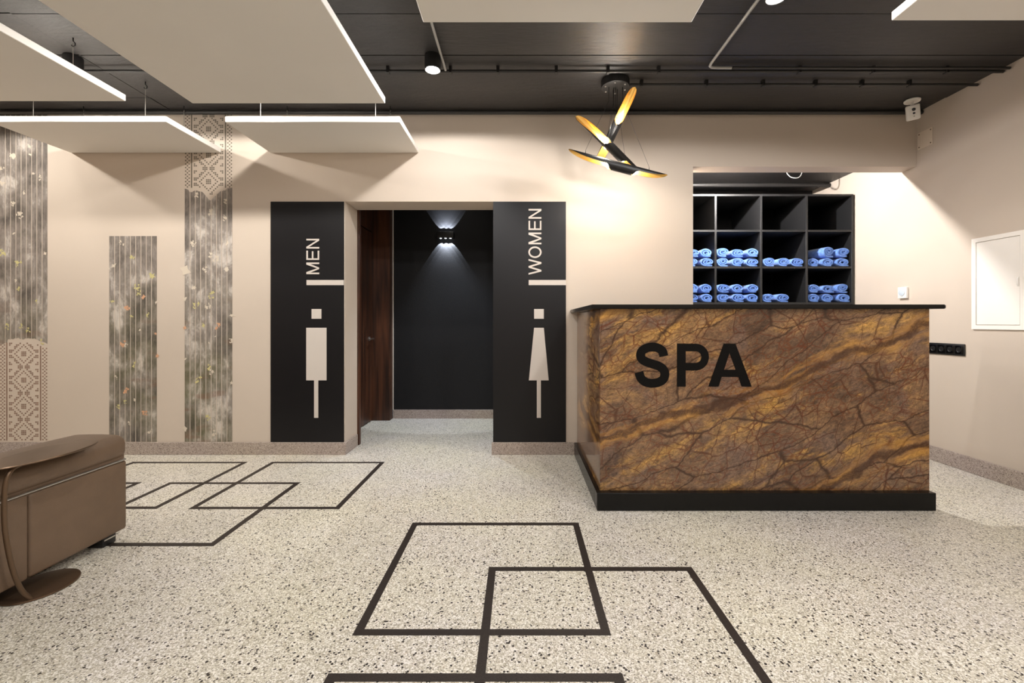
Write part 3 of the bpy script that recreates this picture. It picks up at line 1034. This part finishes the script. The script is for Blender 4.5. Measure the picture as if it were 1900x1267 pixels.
# inner carcass of the counter, seen from behind
box('carcass', XC0 + 0.031, XC1 - 0.002, YF + 0.031, YF + 0.05, 0.1045, 1.179, 'shelf', cnt)
YSPA = YF - 0.0005
PXC = YSPA / F


def spa3(cx_, cy_):
    px, py = 1120 + cx_ / 5.278, 560 + cy_ / 5.278
    return Vector(((px - CX) * PXC, YSPA, H - (py - CY) * PXC))


S_pts = catmull([(p[0], p[1], 0) for p in [(589, 532), (576, 484), (535, 452), (478, 442), (418, 452), (374, 482), (361, 522), (376, 560), (420, 588), (478, 607), (540, 628),
                 (583, 660), (599, 706), (584, 756), (537, 786), (473, 796), (408, 783), (364, 744), (346, 688)]], 5)
flat_obj('letter_s', ribbon2(S_pts, 86), spa3, 0.002, 'spa', cnt)
bowl = [(760, 446), (885, 446)] + [(900 + 94 * math.sin(a), 540 - 94 * math.cos(a)) for a in [PI * k / 16 for k in range(17)]] + [(885, 634), (760, 634)]
flat_obj('letter_p', [rectq(718, 803, 408, 829)] + ribbon2(bowl, 74), spa3, 0.002, 'spa', cnt, [1] + [0] * 40)
flat_obj('letter_a', [[(1175, 408), (1262, 408), (1125, 829), (1025, 829)], [(1200, 408), (1290, 408), (1449, 829), (1352, 829)], rectq(1128, 1352, 664, 734)], spa3, 0.002, 'spa', cnt)

# ================================================================== SHELF UNIT AND TOWELS
YSH, PIT = 4.48, 0.449
XS1 = (1582 - CX) / F * YSH           # centre of the rightmost upright
SX = [XS1 - PIT * k for k in (4, 3, 2, 1, 0)]
SZ = [0.22, 0.576, 0.931, 1.287, 1.640, 2.000, 2.352]
TH = 0.010
YE = YSH + 0.60
shu = empty('shelf_unit', ((SX[0] + SX[-1]) / 2, YSH, 0), 'black open shelf unit holding rolled towels behind the counter', 'shelf')
for i, x in enumerate(SX):
    box('upright', x - TH, x + TH, YSH, YE, 0.0, SZ[-1] + TH, 'shelf', shu, 0.001, 1)
for z in SZ:
    for k in range(4):
        box('shelf_board', SX[k] + TH + 0.0005, SX[k + 1] - TH - 0.0005, YSH + 0.001, YE, z - TH, z + TH, 'shelf', shu, 0.001, 1)
box('back_panel', SX[0] - TH, SX[-1] + TH, YE + 0.0005, YE + 0.008, 0.0, SZ[-1] + TH, 'back_board', shu)


def towel_mesh(seed, wide, high, length, turns, tail):
    """towel rolled to a flattened spiral; roll axis along +Y, front end at y = 0, resting on z = 0"""
    rn = random.Random(seed)
    a, b = wide / 2, high / 2
    n = int(turns * 26)
    ph = rn.uniform(0, 6)
    th = (0.84 * b / turns) * 1.04
    line = []
    for i in range(n + 1):
        f = i / n
        ang = -PI / 2 - 2 * PI * turns * (1 - f)
        r = 0.16 + 0.84 * f
        wob = 1 + 0.045 * math.sin(2 * ang + ph) + 0.06 * math.sin(3 * ang + ph) * (1 - f * 0.6) + 0.04 * math.sin(5 * ang + ph * 2) * (1 - f * 0.5)
        ca, sa = math.cos(ang), math.sin(ang)
        e = 0.92
        x = (a - th / 2) * r * wob * math.copysign(abs(ca) ** e, ca)
        z = (b - th / 2) * r * wob * math.copysign(abs(sa) ** e, sa)
        x += a * 0.12 * math.sin(ph) * (1 - f)
        z += b * 0.10 * math.cos(ph) * (1 - f)
        line.append(Vector((x, z)))
    last = line[-1]
    for k in range(1, 5):
        line.append(last + Vector((tail * k / 4, -0.0006 * k * 0)))
    rows = []
    m = len(line)
    for i, p in enumerate(line):
        t = (line[min(i + 1, m - 1)] - line[max(i - 1, 0)]).normalized()
        nn = Vector((-t.y, t.x))
        hw = th * 0.42
        rows.append((p + nn * hw, p - nn * hw, p))
    vs, fs = [], []
    zoff = b
    for (o, q, c) in rows:
        # the rolled edge is two plies thick: two rounded lips with a groove between them
        for p, y, k in ((o, 0.007, 1.0), (o, 0.0, 0.62), (c, 0.006, 0.0), (q, 0.0, 0.62), (q, 0.007, 1.0)):
            vs.append((c.x + (p.x - c.x) * k, y, c.y + (p.y - c.y) * k + zoff))
        vs.append((o.x, length, o.y + zoff))
        vs.append((q.x, length, q.y + zoff))
    for i in range(m - 1):
        A, B = i * 7, i * 7 + 7
        fs += [(A + k, B + k, B + k + 1, A + k + 1) for k in range(4)]
        fs += [(A + 5, B + 5, B, A), (A + 4, B + 4, B + 6, A + 6), (A + 6, B + 6, B + 5, A + 5)]
    E = (m - 1) * 7
    fs += [(E, E + 5, E + 6, E + 4), (E, E + 4, E + 3, E + 2, E + 1)]
    me = bpy.data.meshes.new('rolled_towel')
    me.from_pydata(vs, [], fs)
    me.polygons.foreach_set('use_smooth', [True] * len(fs))
    me.materials.append(M['towel'])
    return me


TW = [towel_mesh(11, .134, .092, .36, 2.3, .030), towel_mesh(12, .138, .094, .34, 2.1, .040), towel_mesh(13, .140, .088, .38, 2.5, .050),
      towel_mesh(14, .138, .098, .36, 2.2, .030), towel_mesh(15, .134, .096, .37, 2.4, .045), towel_mesh(16, .140, .086, .35, 2.1, .055)]
TWH = [.092, .094, .088, .098, .096, .086]
COLN = ['cell at the opening edge', 'second cell from the opening edge', 'third cell from the opening edge', 'cell beside the white wall']
ROWN = {4: 'upper towel row', 3: 'lower towel row'}
POS3 = ['left', 'middle', 'right']
# (column, shelf index, layer, position) of each roll; shelf index gives the board it lies on
LAY = []
for sidx, col, low, up in ((4, 0, 3, 3), (4, 1, 3, 3), (4, 2, 3, 0), (4, 3, 3, 0), (3, 0, 3, 3), (3, 1, 3, 3), (3, 2, 2, 0), (3, 3, 3, 3)):
    for k in range(low):
        LAY.append((sidx, col, 0, k, (k + 0.5) * 0.143))
    for k in range(up):
        LAY.append((sidx, col, 1, k, (k + 0.5) * 0.143))
LAY += [(4, 3, 1, 1, 0.226), (4, 3, 1, 2, 0.366)]
for i, (sidx, col, layer, k, off) in enumerate(LAY):
    if col == 0 and k == 0:
        continue                        # wholly behind the wall
    v = (i * 5 + sidx + layer * 2) % 6
    o = bpy.data.objects.new('rolled_towel', TW[v])
    COL.objects.link(o)
    jx = random.uniform(-0.004, 0.004)
    big = (sidx, col, layer, k) == (4, 3, 1, 1)
    zz = SZ[sidx] + TH + 0.0004 + (0.0935 if layer else 0)
    o.location = (SX[col] + TH + 0.003 + off + jx, YSH + random.uniform(0.004, 0.03), zz)
    sc = 1.12 if big else 1.0
    o.scale = (sc, 1.0, sc * (0.0925 / TWH[v] if not layer else random.uniform(0.95, 1.08)))
    if big:
        o.rotation_euler = (0, 0, math.radians(15))
    elif layer and col == 3:
        o.rotation_euler = (0, 0, math.radians((0, 0, 2)[k]))
    where = 'top' if layer else 'bottom'
    tag(o, f'rolled blue towel, {where} layer, {POS3[k]}, {ROWN[sidx]}, {COLN[col]}', 'towel', 'rolled blue towels on the shelf unit')

# lamp of the alcove room and loose cable
r = empty('alcove_downlight', (1.95, 4.04, 2.53), 'downlight on the low ceiling behind the service opening', 'ceiling lamp', 'round ceiling downlights')
lathe('lamp_housing', [(0.030, 0.052), (0.052, 0.048), (0.052, 0.004), (0.040, 0.002)], 'white_plastic', r, (1.95, 4.04, 2.533), 24)
lathe('lamp_lens', [(0.038, 0.006), (0.036, -0.004), (0.020, -0.009)], 'lamp', r, (1.95, 4.04, 2.533), 20)
ld = bpy.data.lights.new('downlight_beam', 'POINT')
ld.energy = 100
ld.color = NEUTRAL
ld.shadow_soft_size = 0.012
lo = bpy.data.objects.new('downlight_beam', ld)
lo.location = (1.95, 4.04, 2.515)
COL.objects.link(lo)
lo.parent = r
lo.matrix_parent_inverse = Matrix.Translation(r.location).inverted()
r = empty('corridor_fill_lamp', (-0.70, 4.62, 2.565), 'added fill lamp on the corridor ceiling, unseen above the doorway header', 'ceiling lamp', 'round ceiling downlights')  # unseen lamp added to brighten the corridor floor
lathe('lamp_housing', [(0.030, 0.052), (0.052, 0.048), (0.052, 0.004), (0.040, 0.002)], 'white_plastic', r, (-0.70, 4.62, 2.568), 24)
lathe('lamp_lens', [(0.038, 0.006), (0.036, -0.004), (0.020, -0.009)], 'lamp', r, (-0.70, 4.62, 2.568), 20)
ld = bpy.data.lights.new('downlight_beam', 'SPOT')
ld.energy = 62
ld.color = (0.74, 0.85, 1.0)
ld.spot_size = math.radians(78)
ld.spot_blend = 0.6
ld.shadow_soft_size = 0.03
lo = bpy.data.objects.new('downlight_beam', ld)
lo.location = (-0.70, 4.62, 2.55)
COL.objects.link(lo)
lo.parent = r
lo.matrix_parent_inverse = Matrix.Translation(r.location).inverted()
cpts = [(2.60, 4.45, 2.585), (2.605, 4.44, 2.55), (2.63, 4.43, 2.515), (2.67, 4.42, 2.50), (2.71, 4.42, 2.51), (2.74, 4.43, 2.55), (2.745, 4.44, 2.585)]
tag(tube('loose_cable', catmull(cpts, 4), 0.004, 'grey_conduit', None, 8), 'thin loose cable loop hanging under the low black ceiling', 'cable')
tag(tube('alcove_pipe', [(XA0, 4.85, 2.56), (XR - 0.002, 4.85, 2.56)], 0.022, 'conduit', None, 12), 'black pipe under the low ceiling above the shelf unit', 'pipe')

# ================================================================== RIGHT WALL FITTINGS
r = empty('electrical_cabinet', (XR, 3.15, 1.05), 'white flush electrical cabinet on the side wall', 'cabinet')
y0, y1, z0, z1 = 2.965, 3.318, 1.050, 1.705
bm = bmesh.new()
fw = 0.03
for b_ in ((y0, y1, z0, z0 + fw), (y0, y1, z1 - fw, z1), (y0, y0 + fw, z0 + fw, z1 - fw), (y1 - fw, y1, z0 + fw, z1 - fw)):
    add_box(bm, XR - 0.012, XR - 0.0005, b_[0], b_[1], b_[2], b_[3])
bm_obj('cabinet_frame', bm, 'white_enamel', r)
dr = box('cabinet_door', XR - 0.009, XR - 0.0005, y0 + fw + 0.003, y1 - fw - 0.003, z0 + fw + 0.003, z1 - fw - 0.003, 'white_enamel', r, 0.002, 1)
tube('door_catch', [(XR - 0.010, y0 + fw + 0.012, 1.40), (XR - 0.018, y0 + fw + 0.012, 1.39), (XR - 0.018, y0 + fw + 0.012, 1.35), (XR - 0.010, y0 + fw + 0.012, 1.34)], 0.004, 'white_plastic', dr, 8)

r = empty('socket_strip', (XR, 3.53, 0.85), 'black five-gang socket strip on the side wall beside the counter', 'socket')
box('socket_frame', XR - 0.010, XR - 0.0005, 3.372, 3.735, 0.850, 0.938, 'black_metal', r, 0.003, 2)
for k in range(5):
    yc = 3.412 + k * 0.071
    s = box('socket', XR - 0.014, XR - 0.0101, yc - 0.031, yc + 0.031, 0.863, 0.925, 'lens_black', r, 0.003, 2)
    lathe('socket_well', [(0.020, 0.0), (0.020, -0.002), (0.017, -0.002), (0.015, -0.0005)], 'black_metal', s, (XR - 0.014, yc, 0.894), 20, axis='X')

r = empty('thermostat', (XR, 3.91, 1.30), 'small white square thermostat with pale dial on the side wall', 'thermostat')
box('thermostat_body', XR - 0.022, XR - 0.0005, 3.866, 3.956, 1.305, 1.403, 'white_plastic', r, 0.005, 2)
lathe('dial', [(0.030, 0.0), (0.030, -0.004), (0.024, -0.006)], 'display', r, (XR - 0.022, 3.911, 1.356), 24, axis='X')

r = empty('cover_plate', (XR, 3.71, 2.53), 'cream square cover plate with four screws high on the side wall', 'cover plate')
box('plate', XR - 0.005, XR - 0.0005, 3.640, 3.776, 2.527, 2.664, 'plate', r, 0.001, 1)
for sy in (3.655, 3.761):
    for sz in (2.543, 2.648):
        lathe('screw', [(0.0055, 0.0), (0.0055, -0.0012), (0.003, -0.002)], 'bronze', r, (XR - 0.005, sy, sz), 10, axis='X')

# ================================================================== SECURITY CAMERA
kx, ky = 3.045, 3.53
r = empty('security_camera', (kx, ky, 2.6), 'small white cube security camera hanging in the ceiling corner', 'camera')
lathe('mount_disc', [(0.050, 0.0), (0.053, 0.004), (0.053, 0.012), (0.048, 0.016)], 'white_plastic', r, (kx + 0.02, ky + 0.03, CEIL - 0.016), 30)
tube('stem', [(kx + 0.02, ky + 0.03, CEIL - 0.014), (kx + 0.015, ky + 0.025, CEIL - 0.04), (kx + 0.004, ky + 0.018, CEIL - 0.062)], 0.011, 'white_plastic', r, 12)
bm = bmesh.new()
add_box(bm, -0.043, 0.043, -0.018, 0.018, -0.056, 0.056, 0.010, 3)
R = Matrix.Translation((kx, ky, CEIL - 0.112)) @ Matrix.Rotation(math.radians(8), 4, 'Y').inverted() @ Matrix.Rotation(math.radians(-22), 4, 'Z') @ Matrix.Rotation(math.radians(8), 4, 'X')
bmesh.ops.transform(bm, matrix=R, verts=bm.verts)
bd = bm_obj('camera_body', bm, 'white_plastic', r, True, math.radians(40))
for nm, u, rad, mat in (('lens', 0.020, 0.0125, 'lens_black'), ('sensor', -0.008, 0.0085, 'lens_black'), ('badge', -0.031, 0.0045, 'grey_conduit')):
    bm = bmesh.new()
    bmesh.ops.create_cone(bm, cap_ends=True, segments=18, radius1=rad, radius2=rad * 0.85, depth=0.004,
                          matrix=R @ Matrix.Translation((0, -0.0195, u)) @ Matrix.Rotation(PI / 2, 4, 'X'))
    bm_obj(nm, bm, mat, bd)

# ================================================================== SOFA
sofa = empty('leather_sofa', (-2.8, 1.8, 0), 'low brown leather sofa with steel piping along its arm', 'sofa')


def soft_box(name, x0, x1, y0, y1, z0, z1, rad, seg, mat, parent, bulge=0.0, bt=0.0):
    """upholstered block: rounded box with fullness on its sides (bulge) and top (bt)"""
    lo, hi = Vector((x0, y0, z0)), Vector((x1, y1, z1))
    ax = []
    for k in range(3):
        L = hi[k] - lo[k]
        r = min(rad, L / 2 * 0.999)
        e = [r * (1 - math.cos(PI / 2 * i / seg)) * 0.5 + r * i / seg * 0.5 for i in range(seg + 1)]
        m = max(1, min(10, int((L - 2 * r) / 0.06)))
        ax.append([lo[k] + v for v in e] + [lo[k] + r + (L - 2 * r) * i / m for i in range(1, m)] + [hi[k] - v for v in reversed(e)])
    bm = bmesh.new()
    for k in range(3):
        i, j = (k + 1) % 3, (k + 2) % 3
        for side in (0, -1):
            g = []
            for u in ax[i]:
                row = []
                for v in ax[j]:
                    p = Vector((0, 0, 0))
                    p[k], p[i], p[j] = ax[k][side], u, v
                    row.append(bm.verts.new(p))
                g.append(row)
            for a_ in range(len(g) - 1):
                for b_ in range(len(g[0]) - 1):
                    bm.faces.new((g[a_][b_], g[a_ + 1][b_], g[a_ + 1][b_ + 1], g[a_][b_ + 1]))
    bmesh.ops.remove_doubles(bm, verts=bm.verts, dist=1e-5)
    c = (lo + hi) / 2
    for v in bm.verts:
        q = Vector([min(max(v.co[k], lo[k] + min(rad, (hi[k] - lo[k]) / 2 * 0.999)), hi[k] - min(rad, (hi[k] - lo[k]) / 2 * 0.999)) for k in range(3)])
        d = v.co - q
        if d.length > 1e-7:
            v.co = q + d.normalized() * rad
        u, w_, t = [(v.co[k] - c[k]) / (hi[k] - lo[k]) * 2 for k in range(3)]
        v.co.x += bulge * u * (1 - w_ ** 4) * (1 - t * t)
        v.co.z += bt * max(t, 0) * (1 - u * u) * (1 - w_ ** 4 * 0.8)
    return bm_obj(name, bm, mat, parent, True)


XA = -2.005
soft_box('arm_cushion', XA - 0.275, XA + 0.004, 1.36, 2.335, 0.408, 0.531, 0.046, 6, 'leather', sofa, 0.008, 0.014)
soft_box('arm_side', XA - 0.27, XA, 1.862, 2.325, 0.052, 0.400, 0.014, 3, 'leather', sofa, 0.004)
soft_box('arm_side', XA - 0.27, XA, 1.36, 1.858, 0.052, 0.400, 0.010, 3, 'leather', sofa, 0.002)
box('arm_core', XA - 0.25, XA - 0.008, 1.38, 2.315, 0.39, 0.45, 'leather', sofa)
tube('steel_piping', [(XA - 0.26, 2.322, 0.4065), (XA - 0.02, 2.324, 0.4065), (XA, 2.310, 0.4065), (XA + 0.003, 1.37, 0.4065)], 0.0055, 'chrome', sofa, 8)
soft_box('seat_base', -3.70, XA - 0.275, 1.40, 2.31, 0.055, 0.275, 0.02, 3, 'leather', sofa)
for k in range(2):
    xs = -3.70 + k * 0.71
    soft_box('seat_cushion', xs + 0.005, xs + 0.705, 1.62, 2.32, 0.277, 0.405, 0.04, 4, 'leather', sofa, 0, 0.012)
    soft_box('back_cushion', xs + 0.005, xs + 0.705, 1.36, 1.615, 0.28, 0.78, 0.06, 4, 'leather', sofa, 0, 0.012)
soft_box('arm_cushion', -3.98, -3.705, 1.36, 2.335, 0.408, 0.531, 0.046, 6, 'leather', sofa, 0.008, 0.014)
soft_box('arm_side', -3.98, -3.71, 1.36, 2.325, 0.052, 0.400, 0.014, 3, 'leather', sofa, 0.004)
for x in (XA - 0.11, -3.9):
    for y in (1.42, 2.215):
        ft = box('foot', x, x + 0.085, y, y + 0.075, 0.0, 0.054, 'black_metal', sofa, 0.006, 2)
        box('foot_trim', x + 0.0852, x + 0.0862, y + 0.008, y + 0.067, 0.030, 0.036, 'chrome', ft)

# ================================================================== SIDE TABLE
st = empty('side_table', (-1.98, 1.89, 0), 'bronze C-shaped side table with thin oval top over the sofa arm', 'side table')
lathe('table_top', [(0.92, 0.0), (0.985, 0.0015), (1.0, 0.005), (0.985, 0.0085), (0.92, 0.0095)], 'bronze', st, (-1.985, 1.893, 0.548), 64, 0.106, 0.222)
lathe('table_base', [(0.96, 0.0), (1.0, 0.003), (0.99, 0.008), (0.94, 0.010), (0.2, 0.0115)], 'bronze', st, (-1.995, 1.893, 0.0), 56, 0.115, 0.132)
rod = catmull([(-1.935, 1.800, 0.008), (-1.945, 1.775, 0.06), (-1.950, 1.748, 0.16), (-1.953, 1.728, 0.30), (-1.953, 1.724, 0.42), (-1.952, 1.730, 0.50), (-1.952, 1.752, 0.537), (-1.955, 1.80, 0.546), (-1.96, 1.86, 0.548)], 6)
tube('rod', rod, 0.0085, 'bronze', st, 12)
